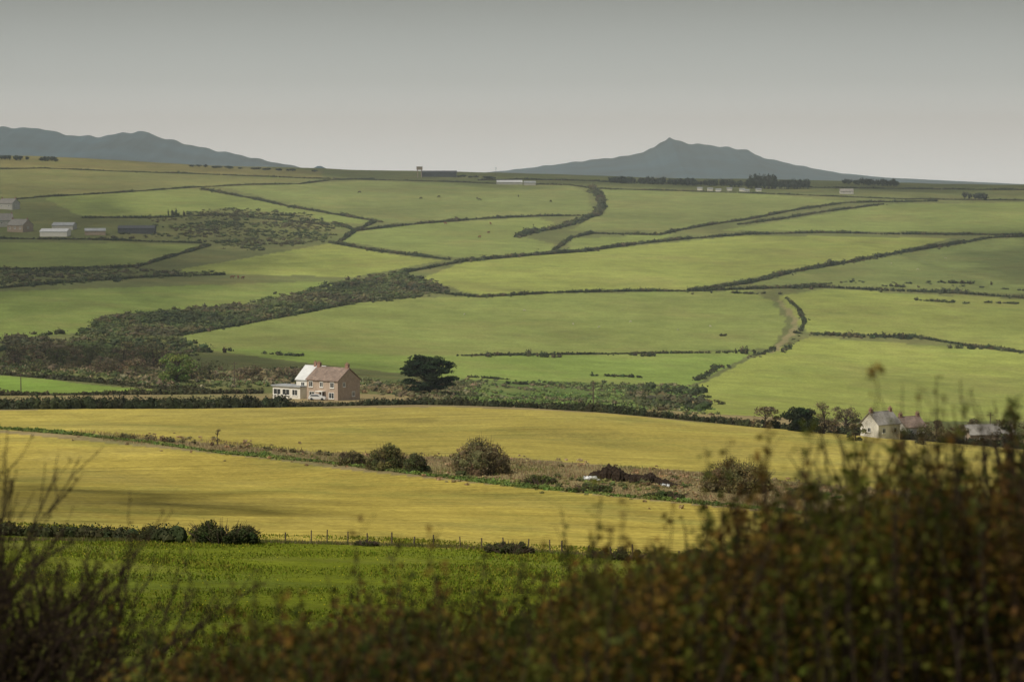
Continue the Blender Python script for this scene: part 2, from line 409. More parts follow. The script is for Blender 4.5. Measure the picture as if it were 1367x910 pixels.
scrub('scrub',S3,0.08,(0.5,1.7),dk,clump=0.85,hz=0.6,cv=0.15)
scrub('scrub',[(600,508),(930,515),(940,552),(800,548),(600,537)],0.20,(0.3,0.9),[(0.11,0.17,0.05),(0.14,0.18,0.06),(0.085,0.10,0.045),(0.17,0.16,0.085)],clump=1.0,leaf=0.28)
scrub('scrub',[(830,520),(935,520),(945,545),(870,548)],0.15,(0.8,2.0),dk,clump=0.8)
scrub('scrub',[(0,475),(60,470),(240,480),(270,500),(400,492),(500,512),(640,512),(600,538),(480,520),(350,514),(230,518),(0,497)],0.24,(0.4,1.3),[(0.17,0.14,0.075),(0.12,0.105,0.055),(0.075,0.085,0.038),(0.20,0.17,0.10),(0.09,0.11,0.042)],clump=0.5,leaf=0.28)
scrub('scrub',[(0,450),(100,446),(240,452),(280,466),(260,475),(0,472)],0.12,(0.6,2.1),dk,clump=0.6,hz=0.65)
def clumps(name,lst,colr=HD,lf=0.36):
    m=MB()
    for (px,py,wpx,hpx) in lst:
        x,y=G(px,py); k=F/y; w=wpx/k; h=hpx/k
        n=max(3,int(w/0.8)); X_=x+rng.normal(0,w/3.4,n); Y_=y+rng.uniform(-2,2,n)
        R=np.c_[rng.uniform(0.5,1.3,(n,2)),h*0.62*rng.uniform(0.35,1.1,n)]
        bushes(m,np.c_[X_,Y_,H(X_,Y_)],R,14,lf,HPAL[rng.integers(0,4,n)],1)
    return m.build(name,[mfar])
clumps('bush_clumps',[(722,476,40,9),(865,475,30,7),(995,472,40,10),(654,476,10,8),(275,470,30,9),(305,468,14,6),(380,474,60,5),(1245,402,45,4),(1120,448,80,6),(1205,452,50,8),(965,448,10,3),(1290,465,40,6),(380,288,30,5),(235,288,16,12),(960,490,30,4),(1340,405,50,3),(1060,385,50,6),(1275,378,60,5),(1200,383,40,4),(650,505,40,4),(700,513,60,5),(830,503,60,5),(1005,392,40,4),(1270,404,30,3)])
# ------------------------------------------------------------------ midground hedges
hedge('hedge',[(-60,547),(100,545),(250,545),(380,543)],h=2.8,w=1.5,leaf_n=60,leaf=0.28,core=2,var=0.05,colr=(0.034,0.042,0.02),gap=0,bigk=1.1,step=0.8)
hedge('hedge',[(385,543),(480,541)],h=1.1,w=1.0,leaf_n=40,leaf=0.22,core=2,colr=(0.06,0.06,0.03),gap=0,bigk=1.2)
hedge('hedge',[(485,541),(560,540),(620,541),(700,544),(800,550),(900,559),(1000,569),(1150,581),(1367,599),(1450,606)],h=1.7,w=1.0,leaf_n=50,leaf=0.25,core=2,colr=(0.04,0.046,0.022),gap=0,bigk=1.4,var=0.3)
hedge('hedge',[(-60,497),(0,500),(120,510),(230,521),(280,524)],h=1.2,w=0.9,leaf_n=30,leaf=0.3,colr=(0.05,0.05,0.025))
hedge('hedge',[(-60,528),(150,527),(350,525)],h=1.2,w=0.9,leaf_n=30,leaf=0.3,colr=(0.06,0.06,0.03))
gs=[(0.17,0.18,0.06),(0.25,0.19,0.10),(0.29,0.215,0.125),(0.22,0.17,0.09),(0.31,0.245,0.14)]
def blades(name,poly,n,hmin,hmax,pal,wd=0.05,clump=-0.4,lines=None,spread=0.9):
    if lines is not None:
        L_=resample(line(lines),0.05); ix=rng.integers(0,len(L_),n); X_=L_[ix,0]+rng.normal(0,0.2,n); D_=L_[ix,1]+rng.normal(0,spread,n)
    else:
        P=field_poly(poly); lo=P.min(0);hi=P.max(0); X_=rng.uniform(lo[0],hi[0],n*3); D_=rng.uniform(lo[1],hi[1],n*3)
        k=inpoly(X_,D_,P)&((np.sin(X_/4+np.sin(D_/7)*2)*np.sin(D_/6+np.sin(X_/9))+rng.uniform(-0.8,0.8,3*n))>clump); X_=X_[k];D_=D_[k]
    n=len(X_); Zt=H(X_,D_); sz=rng.uniform(hmin,hmax,n); th=rng.uniform(0,6.28,n); dx=np.cos(th)*wd; dy=np.sin(th)*wd
    V=np.stack([np.c_[X_-dx,D_-dy,Zt-0.02],np.c_[X_+dx,D_+dy,Zt-0.02],np.c_[X_+rng.normal(0,0.12,n),D_,Zt+sz]],1)
    q=(np.sin(X_/5+1)*np.sin(D_/6+X_/11)+1)*0.5*len(pal)+rng.normal(0,0.7,n)
    cc=np.array(pal)[np.clip(q.astype(int),0,len(pal)-1)]
    a_=MB(); a_.add(V.reshape(-1,3),np.arange(3*n).reshape(n,3),0,np.repeat(jitcol(cc,n,0.3),3,0)); return a_.build(name,[mleaf])
strip=[(100,574),(300,589),(430,602),(520,605),(700,613),(900,627),(1100,647),(1250,660),(1250,702),(1100,691),(840,664),(560,633),(300,605),(140,588)]
blades('rough_grass',strip,45000,0.15,0.6,gs,0.07)
scrub('rough_tussocks',strip,0.25,(0.15,0.5),gs,leaf_n=24,leaf=0.16,hz=0.7,clump=0.9,cap=9000,cv=0.15,lv=0.25)
scrub('brambles',[(520,612),(700,622),(900,638),(1100,658),(1200,672),(1100,684),(840,655),(560,628)],0.05,(0.4,1.0),[(0.08,0.09,0.035),(0.12,0.10,0.045),(0.07,0.10,0.03)],leaf_n=50,leaf=0.16,hz=0.7,clump=0.9,core=2)
hedge('hedge_bank',[(-60,567),(0,572),(100,580),(200,591),(300,605),(430,617),(560,633),(700,650),(840,663),(980,676),(1100,688)],h=0.6,w=0.8,leaf_n=40,leaf=0.18,colr=(0.10,0.14,0.035),step=0.7,gap=0.05)
hedge('hedge_bank',[(150,583),(300,596),(430,607),(480,612)],h=0.8,w=0.6,leaf_n=40,leaf=0.2,colr=(0.12,0.10,0.05),step=0.7,gap=0.3)
def bush(name,px,py,wpx,hpx,colr,n=26,leaf=0.14,leaf_n=150,tw=90):
    x,y=G(px,py); k=F/y; w=wpx/k; h=hpx/k
    m=MB(); th=rng.uniform(0,6.28,n); q=np.sqrt(rng.random(n))
    X_=x+np.cos(th)*q*w*0.42; Y_=y+np.sin(th)*q*w*0.35
    hz=h*(1-0.6*q**2)*rng.uniform(0.6,1.05,n)
    rr=np.minimum(w*0.17,hz*0.42)*rng.uniform(0.6,1.2,n)
    zb=H(X_,Y_)
    for kk in (1.0,0.5):
        C=np.c_[X_,Y_,zb+np.maximum(hz*kk-rr,0)*0.98]
        bushes(m,C,np.c_[rr,rr,rr*1.0],leaf_n,leaf,colr,2,0,0,lift=0.0 if kk==1.0 else 0.2,corek=0.55)
    for t in range(tw):
        a=rng.uniform(0,6.28); q_=math.sqrt(rng.random()); bx=x+math.cos(a)*q_*w*0.4; by=y+math.sin(a)*q_*w*0.35
        z0=float(H(bx,by)); hh=h*(1-0.5*q_**2)*rng.uniform(0.8,1.15)
        dx=(bx-x)*0.25
        m.tube([(x+(bx-x)*0.5,by,z0),(bx,by,z0+hh*0.6),(bx+dx,by,z0+hh)],[0.05,0.035,0.012],3,1,(0.1,0.07,0.04))
    return m.build(name,[mleaf,mbark])
bush('gorse_bush',517,626,58,36,(0.13,0.125,0.05),n=34)
bush('gorse_bush',556,630,36,26,(0.08,0.09,0.038))
bush('gorse_bush',470,620,50,18,(0.12,0.11,0.048))
bush('willow_bush',642,632,84,50,(0.16,0.135,0.07),n=50)
bush('willow_bush',985,655,112,46,(0.17,0.145,0.068),n=60)
bush('bramble_bush',1075,665,60,18,(0.11,0.12,0.045))
bush('bramble_bush',890,664,70,10,(0.09,0.12,0.045))
bush('bramble_bush',720,645,60,12,(0.11,0.13,0.045))
bush('bramble_bush',790,655,80,12,(0.10,0.12,0.045))
# ------------------------------------------------------------------ trees
def tree(name,px,py,wpx,hpx,colr,trunkh=0.25,nl=30,leaf=0.28,leaf_n=90,flat=0.6,bare=False,core=0.6,base_dz=0,y_off=0,lob=(0.09,0.17)):
    x,y=GO(px,py,y_off); k=F/y; w=wpx/k; h=hpx/k; z0=float(H(x,y))-0.3+base_dz
    m=MB(); r0=h*0.035
    top=np.array([x+rng.normal(0,0.3),y,z0+h*0.75])
    m.tube([(x,y,z0),(x+0.1,y,z0+h*trunkh),((x+top[0])/2,y,z0+h*0.5),tuple(top)],[r0*1.3,r0,r0*0.6,r0*0.25],8,1,(0.08,0.06,0.045))
    C=[];R=[]
    for i in range(nl):
        a=rng.uniform(0,6.28); t=rng.uniform(trunkh,1.0); prof_=math.sqrt(max(0.05,1-((t-0.45)/0.62)**2))
        q=math.sqrt(rng.random())*prof_
        cx=x+math.cos(a)*q*w*0.42; cy=y+math.sin(a)*q*w*0.42; cz=z0+h*t*0.93
        rr=w*rng.uniform(*lob); C.append((cx,cy,cz)); R.append((rr,rr,rr*flat))
        s=z0+h*max(trunkh*0.8,t*0.6)
        m.tube([(x,y,s),((x+cx)/2,(y+cy)/2,s+(cz-s)*0.7),(cx,cy,cz)],[r0*0.45,r0*0.28,r0*0.1],4,1,(0.08,0.06,0.045))
        if bare:
            for q2 in range(12):
                d=rand_dirs(1)[0]; d[2]=abs(d[2])
                e=np.array((cx,cy,cz))+d*rr*1.5
                m.tube([(cx,cy,cz),tuple((np.array((cx,cy,cz))+e)/2+rng.normal(0,rr*.1,3)),tuple(e)],[r0*0.12,r0*0.08,r0*0.04],3,1,(0.14,0.11,0.08))
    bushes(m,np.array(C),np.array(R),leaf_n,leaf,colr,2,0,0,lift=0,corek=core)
    return m.build(name,[mleaf,mbark])
tree('cypress_tree',573,528,86,56,(0.022,0.036,0.018),0.18,85,0.26,110,0.38,core=0.6,lob=(0.06,0.13))
tree('sycamore_tree',236,512,56,42,(0.15,0.20,0.055),0.1,34,0.26,80,0.7,core=0.35)
for px,py,w,h in [(20,478,60,26),(75,480,50,22),(120,482,60,28),(165,484,60,34),(205,486,60,38),(95,476,40,22),(280,500,60,22),(335,500,50,18),(385,498,44,14),(140,492,50,22),(180,494,50,22),(255,498,40,24),(45,490,50,18),(60,470,50,20),(190,476,60,26)]:
    tree('hawthorn_tree',px,py+8,w,h,(0.17,0.14,0.085) if rng.random()<0.6 else (0.10,0.11,0.05),0.05,18,0.26,50,0.75,bare=True,core=0.2)
tree('hawthorn_tree',1022,576,46,30,(0.19,0.16,0.09),0.05,20,0.26,50,0.7,bare=True,core=0.2,y_off=25)
tree('holly_tree',1068,580,50,32,(0.028,0.042,0.02),0.05,30,0.26,110,0.7,core=0.7,y_off=20)
tree('ash_tree',1100,582,44,42,(0.18,0.155,0.09),0.05,26,0.2,45,0.8,bare=True,core=0.15,y_off=20)
tree('ash_tree',1128,583,44,40,(0.17,0.145,0.085),0.05,26,0.2,45,0.8,bare=True,core=0.15,y_off=25)
tree('hawthorn_tree',1250,592,42,30,(0.14,0.12,0.065),0.05,20,0.22,45,0.8,bare=True,core=0.2,y_off=10)
tree('hawthorn_tree',1278,594,36,26,(0.13,0.115,0.06),0.05,18,0.22,45,0.8,bare=True,core=0.2,y_off=10)
tree('hawthorn_tree',1142,592,30,24,(0.12,0.12,0.055),0.05,14,0.22,45,0.8,bare=True,core=0.3,y_off=10)
tree('hawthorn_tree',1232,594,34,24,(0.12,0.11,0.055),0.05,16,0.22,45,0.8,bare=True,core=0.3,y_off=8)
tree('hawthorn_tree',1300,594,44,28,(0.10,0.10,0.05),0.05,18,0.26,50,0.7,bare=True,core=0.4,y_off=40)
tree('hawthorn_tree',1350,598,56,38,(0.12,0.11,0.06),0.05,22,0.26,50,0.7,bare=True,core=0.3,y_off=10)
tree('thorn_sapling',290,594,18,24,(0.16,0.12,0.07),0.2,10,0.10,12,0.8,bare=True,core=0.1)
m=MB()
def belt(p0,p1,hpx,n,base=0):
    for i in range(n):
        t=rng.random(); px=p0[0]+(p1[0]-p0[0])*t; py=p0[1]+(p1[1]-p0[1])*t
        x,y=G(px,py); y+=rng.uniform(-6,6); h=hpx/(F/y)*rng.uniform(0.6,1.05); zz=float(H(x,y))
        r=rng.uniform(1.2,2.6)
        m.tube([(x,y,zz-0.5),(x,y,zz+h*0.6)],[0.3,0.15],4,0,(0.04,0.035,0.03))
        bushes(m,[(x,y,zz+h*0.55)],[(r,r,h*0.45)],30,0.7,(0.026,0.033,0.024),2,lift=0)
belt((815,244),(1000,250),9,90); belt((998,251),(1035,252),18,36); belt((1035,252),(1085,252),12,26); belt((1128,246),(1196,249),9,34)
belt((1285,266),(1315,267),10,8); belt((0,213),(80,216),6,20); belt((240,222),(420,230),3,20); belt((610,236),(660,239),3,10)
m.build('distant_trees',[mfar])
# ------------------------------------------------------------------ distant hills
def hill(name,prof_px,D,depth,colr):
    px=np.array([p[0] for p in prof_px],float); py=np.array([p[1] for p in prof_px],float)
    xs=(px-683.5)/F*D; zs=np.array([-yv(q)*D for q in py])
    nx,ny=620,110
    gx=np.linspace(xs[0],xs[-1],nx); gz=np.interp(gx,xs,zs)
    jag=np.interp(gx,xs,np.clip((240-py)/40,0,1))
    gz=gz+jag*(1.2*np.sin(gx/9)+0.9*np.sin(gx/5.3+1)+0.6*np.sin(gx/23))
    t=np.linspace(-1,1,ny); t=np.sign(t)*np.abs(t)**1.4; base=-30
    XX,TT=np.meshgrid(gx,t)
    shp=np.clip(1-np.abs(TT)**0.95,0,1)
    n=np.zeros_like(XX)
    for k,(a_,s_) in enumerate([(9,260),(6,110),(3,45),(1.2,20)]):
        n+=a_*np.sin(XX/s_*1.7+k*2+np.sin(TT*depth/s_/1.4+k))*np.sin(TT*depth/s_*1.2+k*1.3+XX/s_*0.6)
    ZZ=base+(gz[None]-base)*shp+n*shp*np.minimum(np.abs(TT)*2.2,1)*0.7
    m=MB(); i=np.arange(ny-1)[:,None]*nx; j=np.arange(nx-1)[None]
    m.add(np.stack([XX,D+TT*depth,ZZ],-1).reshape(-1,3),np.stack([i+j,i+j+1,i+nx+j+1,i+nx+j],-1).reshape(-1,4))
    return m.build(name,[colr],smooth=True)
mh=plain_mat('haze_tinted_moorland',(0.016,0.045,0.068),0.95,0.008,0.6,0.05)  # blue cast of distance haze put into the base colour
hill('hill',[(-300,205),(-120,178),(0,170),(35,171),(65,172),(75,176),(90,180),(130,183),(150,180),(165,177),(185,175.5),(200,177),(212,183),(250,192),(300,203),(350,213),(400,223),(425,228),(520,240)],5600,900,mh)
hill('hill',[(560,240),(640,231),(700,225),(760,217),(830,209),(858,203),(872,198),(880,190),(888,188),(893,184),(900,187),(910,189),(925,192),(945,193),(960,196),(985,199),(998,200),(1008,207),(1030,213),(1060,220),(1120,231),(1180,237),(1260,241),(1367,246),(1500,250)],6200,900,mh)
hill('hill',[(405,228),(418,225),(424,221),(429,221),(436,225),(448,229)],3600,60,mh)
# ------------------------------------------------------------------ buildings
mwhite=plain_mat('white_render',(0.66,0.64,0.59),0.8,1.5,0.08)
mdull=plain_mat('weathered_render',(0.42,0.41,0.38),0.85,1.2,0.15)
mstone=plain_mat('stone_wall',(0.34,0.27,0.21),0.9,2.5,0.25,bump=0.4)
mbrick=plain_mat('pink_render',(0.38,0.30,0.24),0.9,1.2,0.15)
mtile,nt,out=new_mat('roof_tiles')
g=nt.nodes.new('ShaderNodeTexCoord'); br=nt.nodes.new('ShaderNodeTexBrick')
br.inputs['Scale'].default_value=1.0; br.inputs['Color1'].default_value=(0.27,0.20,0.165,1); br.inputs['Color2'].default_value=(0.21,0.165,0.14,1); br.inputs['Mortar'].default_value=(0.12,0.09,0.08,1)
br.inputs['Brick Width'].default_value=0.35; br.inputs['Row Height'].default_value=0.3; br.inputs['Mortar Size'].default_value=0.02
nt.links.new(g.outputs['Object'],br.inputs['Vector'])
gg=nt.nodes.new('ShaderNodeNewGeometry'); v,_=noise_val(nt,0.9,5,0.7,1.3,gg.outputs['Position'])
b=principled(nt,0.85,0.2); nt.links.new(mul(nt,br.outputs['Color'],v),b.inputs['Base Color']); nt.links.new(b.outputs[0],out.inputs[0])
mslate=plain_mat('slate_roof',(0.24,0.23,0.215),0.7,1.5,0.3)
mpale=plain_mat('pale_sheet_roof',(0.58,0.60,0.62),0.5,0.8,0.12,0.4)
mgrey=plain_mat('grey_sheet_roof',(0.30,0.32,0.34),0.6,0.5,0.25,0.3)
mdark=plain_mat('dark_sheet',(0.06,0.065,0.075),0.6,0.8,0.2)
mglass=plain_mat('window_glass',(0.03,0.035,0.04),0.1,1,0.1,0.6)
mframe=plain_mat('white_frame',(0.8,0.8,0.78),0.5,1,0.05)
mdoor=plain_mat('painted_door',(0.10,0.05,0.03),0.5,1,0.1)
mchim=plain_mat('chimney_brick',(0.28,0.17,0.13),0.9,3,0.25)
def gable_block(m_w,m_r,cx,cy,L,W,he,hr,eave=0.3,z0=-0.8):
    x0,x1,y0,y1=cx-L/2,cx+L/2,cy-W/2,cy+W/2
    V=[(x0,y0,z0),(x1,y0,z0),(x1,y1,z0),(x0,y1,z0),(x0,y0,he),(x1,y0,he),(x1,y1,he),(x0,y1,he),(x0,cy,hr),(x1,cy,hr)]
    m_w.add(V,[(0,1,5,4),(2,3,7,6)],0); m_w.add(V,[(1,2,6,9,5),(3,0,4,8,7)],0)
    sl=(hr-he)/(W/2); t=0.16
    for sgn in (-1,1):
        yo=cy+sgn*(W/2+eave); zo=he-sl*eave
        a=[(x0-0.25,yo,zo+0.03),(x1+0.25,yo,zo+0.03),(x1+0.25,cy,hr+0.03),(x0-0.25,cy,hr+0.03)]
        b_=[(p[0],p[1],p[2]+t) for p in a]
        m_r.add(a+b_,[(0,1,2,3),(4,5,6,7),(0,1,5,4),(1,2,6,5),(2,3,7,6),(3,0,4,7)],0)
    m_r.tube([(x0-0.25,cy,hr+t),(x1+0.25,cy,hr+t)],[0.12,0.12],6)
def windows_on(mf,mg,side,cx,cy,half,items):
    for (u_,z_,w_,h_) in items:
        def bx(m,du,dz,w,h,d,o):
            if side=='F': m.box((cx+u_+du,cy-half-o,z_+dz),(w,d,h))
            elif side=='R': m.box((cx+half+o,cy+u_+du,z_+dz),(d,w,h))
            else: m.box((cx-half-o,cy+u_+du,z_+dz),(d,w,h))
        bx(mg,0,0,w_,h_,0.06,0.0)
        for s_ in (-1,1):
            bx(mf,s_*(w_/2+0.05),0,0.1,h_+0.2,0.14,0.03)
            bx(mf,0,s_*(h_/2+0.05),w_-0.004,0.1,0.14,0.03)
        bx(mf,0,0,0.07,h_-0.004,0.1,0.035)
        bx(mf,0,-h_/2-0.14,w_+0.3,0.08,0.24,0.06)
def chimney(m,cx,cy,z0,z1,w=0.9,d=0.7):
    m.box((cx,cy,(z0+z1)/2),(w,d,z1-z0)); m.box((cx,cy,z1+0.06),(w+0.16,d+0.16,0.12))
    for s_ in (-0.22,0.22): m.tube([(cx+s_,cy,z1+0.1),(cx+s_,cy,z1+0.55)],[0.13,0.1],8)
x,y=G(445,533); z=float(H(x,y))
house=empty('farmhouse',(x,y,z-0.1),math.radians(-38))
w1,r1,r2,w2,fr,gl,ch,dr,fl=MB(),MB(),MB(),MB(),MB(),MB(),MB(),MB(),MB()
gable_block(w1,r1,0,0,10,8,5.0,7.7)
windows_on(fr,gl,'F',0,0,4,[(-3.6,3.9,1.1,1.2),(-0.2,3.9,0.9,1.1),(3.2,3.9,1.1,1.2),(-3.3,1.4,1.5,1.3),(3.0,1.4,1.5,1.3)])
windows_on(fr,gl,'R',0,0,5,[(-1.8,4.0,0.7,0.9),(1.6,1.6,0.8,1.0)])
dr.box((0,-4.03,1.0),(1.0,0.1,2.1)); fr.box((0,-4.7,2.35),(2.2,1.3,0.14)); fr.box((-0.95,-5.2,1.15),(0.12,0.12,2.3)); fr.box((0.95,-5.2,1.15),(0.12,0.12,2.3))
chimney(ch,-4.5,0,7.0,8.7); chimney(ch,4.5,0,7.0,8.7)
gable_block(w2,r2,-8.2,2.8,6.4,7,4.6,7.6)
windows_on(fr,gl,'F',-8.2,2.8,3.5,[(-1,3.4,1,1)])
w2.box((-12.5,-0.8,1.2),(9,4.5,3.2)); fl.box((-12.5,-0.8,2.95),(9.7,5.2,0.3))
windows_on(fr,gl,'F',-12.5,-0.8,2.25,[(-3,1.5,2.2,1.3),(-0.1,1.5,2.2,1.3),(2.8,1.5,1.6,1.3)])
chimney(ch,-8.2,2.8,7.2,8.5,0.7,0.6)
w1.build('walls',[mbrick],house); r1.build('roof',[mtile],house); r2.build('rear_roof',[mpale],house); w2.build('rear_walls',[mwhite],house)
fr.build('window_frames',[mframe],house); gl.build('window_panes',[mglass],house); ch.build('chimneys',[mchim],house); dr.build('door',[mdoor],house); fl.build('flat_roof',[mgrey],house)
def cottage(name,px,py,L,W,he,hr,deg,wm,rm,chim=True,win=True,yoff=0):
    x,y=GO(px,py,yoff); z=float(H(x,y)); e=empty(name,(x,y,z),math.radians(deg))
    a_,b_,c_,d_,f_=MB(),MB(),MB(),MB(),MB()
    gable_block(a_,b_,0,0,L,W,he,hr); a_.build('walls',[wm],e); b_.build('roof',[rm],e)
    if chim: chimney(c_,L/2-0.4,0,hr-0.6,hr+0.7,0.7,0.6); chimney(c_,-L/2+0.4,0,hr-0.6,hr+0.7,0.7,0.6); c_.build('chimneys',[mchim],e)
    if win:
        n=max(2,int(L/4)); it=[((i+0.5)/n*L-L/2,he*0.55,0.9,0.9) for i in range(n)]
        windows_on(d_,f_,'F',0,0,W/2,it)
        for sd_ in 'RL': windows_on(d_,f_,sd_,0,0,L/2,[(0,he*0.6,0.8,0.8)])
        d_.build('window_frames',[mframe],e); f_.build('window_panes',[mglass],e)
    return e
cottage('white_cottage',1175,589,7.0,5.4,3.2,5.6,40,mwhite,mslate,yoff=30)
cottage('white_cottage',1213,592,5.6,5.0,2.8,4.8,30,mwhite,mtile,yoff=36)
cottage('stone_barn',1318,598,11,6,2.4,4.2,15,mstone,mslate,False,True,30)
cottage('white_cottage',12,279,11,7,3.4,6,-30,mdull,mslate)
cottage('grey_farmhouse',27,309,12,8,3.6,6.6,-35,mstone,mslate)
cottage('grey_farmhouse',6,302,9,7,3.4,7,20,mdull,mslate)
cottage('farm_shed',74,315,15,8,2.4,3.8,-8,mwhite,mpale,False,False)
cottage('farm_shed',86,306,12,8,2.2,3.6,-8,mdull,mgrey,False,False)
cottage('farm_shed',127,313,11,7,2.0,3.2,10,mstone,mgrey,False,False)
cottage('dark_barn',183,311,20,9,2.6,3.9,0,mdark,mdark,False,False)
cottage('farm_shed',680,246,18,8,1.4,2.7,5,mdull,mpale,False,False)
cottage('farm_shed',707,247,8,6,1.6,2.6,5,mdull,mgrey,False,False)
cottage('dark_barn',586,236,26,9,3.0,4.2,0,mdark,mdark,False,False)
cottage('white_cottage',1130,259,9,6,2.0,3.4,0,mdull,mslate,False)
for px in (932,946,960,975,988,999,1010): cottage('static_caravan',px+rng.uniform(-3,3),256+rng.uniform(-2,1),3.6,2.4,1.5,1.9,float(rng.uniform(-15,15)),mwhite,mgrey,False,False)
x,y,z=P3(560,237); e=empty('lookout_tower',(x,y,z)); a_=MB()
for sx in (-1.4,1.4):
    for sy in (-1.4,1.4): a_.box((sx,sy,3),(0.5,0.5,9))
a_.box((0,0,6.6),(4.2,4.2,2.2)); a_.box((0,0,7.85),(5,5,0.3)); a_.build('frame',[mstone],e)
# ------------------------------------------------------------------ poles, fence
mwood=plain_mat('weathered_wood',(0.10,0.08,0.06),0.9,3,0.3)
for px,py,h in [(313,516,6.5),(792,548,6.8),(28,527,5.5)]:
    x,y,z=P3(px,py); a_=MB(); a_.tube([(x,y,z-0.3),(x,y,z+h*0.5),(x,y,z+h)],[0.14,0.12,0.09],8); a_.box((x,y,z+h-0.5),(1.5,0.1,0.12))
    for s_ in (-0.6,0,0.6): a_.tube([(x+s_,y,z+h-0.43),(x+s_,y,z+h-0.25)],[0.04,0.03],6)
    a_.build('telegraph_pole',[mwood])
for px,py,h in [(1322,592,7),(662,238,8)]:
    x,y,z=P3(px,py); a_=MB(); a_.tube([(x,y,z-0.3),(x,y,z+h)],[0.14,0.09],8); a_.box((x,y,z+h-0.5),(1.5,0.1,0.12)); a_.build('telegraph_pole',[mwood])
a_=MB()
fl_=line([(380,724),(500,727),(620,731),(760,739),(860,745),(960,752)]); fl_=resample(fl_,2.6)
tops=[]
for i,(fx,fy) in enumerate(fl_):
    fx+=rng.normal(0,0.35); z=float(H(fx,fy)); hh=rng.uniform(1.1,1.7); lx,ly=rng.normal(0,0.08,2)
    r=rng.uniform(0.08,0.13); a_.tube([(fx,fy,z-0.2),(fx+lx,fy+ly,z+hh)],[r,r*0.9],6); tops.append((fx+lx,fy+ly,z+hh))
for lv in (0.15,0.5,0.8):
    a_.tube([(p[0],p[1],p[2]-lv) for p in tops],[0.006]*len(tops),3)
a_.build('post_and_wire_fence',[mwood])
bush('bramble_bush',298,724,124,32,(0.045,0.058,0.022),n=34,leaf=0.12)
hedge('hedge',[(-60,712),(0,714),(120,718),(240,724)],h=1.7,w=1.2,leaf_n=80,leaf=0.15,core=2,colr=(0.05,0.058,0.025),gap=0,bigk=1.1,var=0.3,step=0.6)
bush('bramble_bush',680,738,84,18,(0.075,0.08,0.035),n=24,leaf=0.1)
bush('bramble_bush',490,728,40,9,(0.08,0.09,0.035),n=12,leaf=0.08)
bush('bramble_bush',830,746,110,16,(0.07,0.08,0.03),n=24,leaf=0.1)
bush('bramble_bush',940,750,90,20,(0.07,0.08,0.03),n=24,leaf=0.1)
blades('long_grass',None,18000,0.15,0.5,[(0.14,0.17,0.035),(0.22,0.18,0.09),(0.12,0.13,0.04)],0.05,lines=[(-60,720),(240,722),(380,724),(500,727),(620,731),(760,739),(860,745),(1100,765),(1367,790)])
# ------------------------------------------------------------------ muck heap
mmuck=plain_mat('muck',(0.028,0.019,0.013),0.95,3,0.6,bump=1.0)
a_=MB(); n=260; tt=rng.uniform(0,1,n)
qx=790+130*tt; qy=637+12*tt+rng.normal(0,1.0,n)
C=[]
for q in range(n):
    x_,y_=G(qx[q],qy[q]); C.append((x_,y_,float(H(x_,y_))-0.1))
C=np.array(C)
hh=(1.7*np.exp(-((tt-0.2)/0.16)**2)+1.1*np.exp(-((tt-0.6)/0.2)**2)+0.3)*rng.uniform(0.6,1.1,n)*(1-tt**6)
bushes(a_,C,np.c_[rng.uniform(0.35,0.8,(n,2)),hh*0.75],8,0.1,(0.04,0.025,0.02),2,corek=1.0); a_.build('muck_heap',[mmuck])
mplas=plain_mat('white_plastic',(0.62,0.64,0.67),0.4,3,0.2)
a_=MB()
for (q,dy_,w_,h_) in [(780,0,.5,.25),(784,1,.6,.4),(789,0,.8,.35),(794,1,.5,.5),(799,2,.4,.2),(886,9,.45,.25),(892,10,.3,.2)]:
    x,y=G(q,641+dy_-0.0); bushes(a_,[(x,y,float(H(x,y))+0.25)],[(w_,0.5,h_)],6,0.18,(0.7,0.7,0.7),2)
a_.build('silage_sheet',[mplas])
# ------------------------------------------------------------------ meadow tufts
n=130000
D_=np.sqrt(rng.uniform(170**2,346**2,n)); X_=rng.uniform(-0.2,0.1,n)*D_
nf=np.sin(X_/6+np.sin(D_/9)*2)*np.sin(D_/11+np.sin(X_/8))
k=(nf+rng.uniform(-0.8,0.8,n))>-0.2; D_=D_[k];X_=X_[k];nf=nf[k];n=len(D_)
a_=MB(); Zt=H(X_,D_); sz=rng.uniform(0.06,0.24,n)*(1+0.4*nf); th=rng.uniform(0,6.28,n); dx=np.cos(th)*sz*0.5; dy=np.sin(th)*sz*0.5
V=np.stack([np.c_[X_-dx,D_-dy,Zt-0.02],np.c_[X_+dx,D_+dy,Zt-0.02],np.c_[X_+rng.normal(0,0.04,n),D_,Zt+sz]],1)
cm=np.array([(0.16,0.20,0.018),(0.13,0.17,0.016),(0.19,0.195,0.028)])[np.clip(((nf+1)*1.2+rng.normal(0,0.5,n)).astype(int),0,2)]
a_.add(V.reshape(-1,3),np.arange(3*n).reshape(n,3),0,np.repeat(jitcol(cm,n,0.35),3,0))
k=700; fx=rng.uniform(-0.18,0.05,k); fd=rng.uniform(200,320,k); add_leaves(a_,np.c_[fx*fd,fd,H(fx*fd,fd)+0.15],0.06,np.tile((0.7,0.6,0.03),(k,1)))
a_.build('meadow_grass',[mleaf])
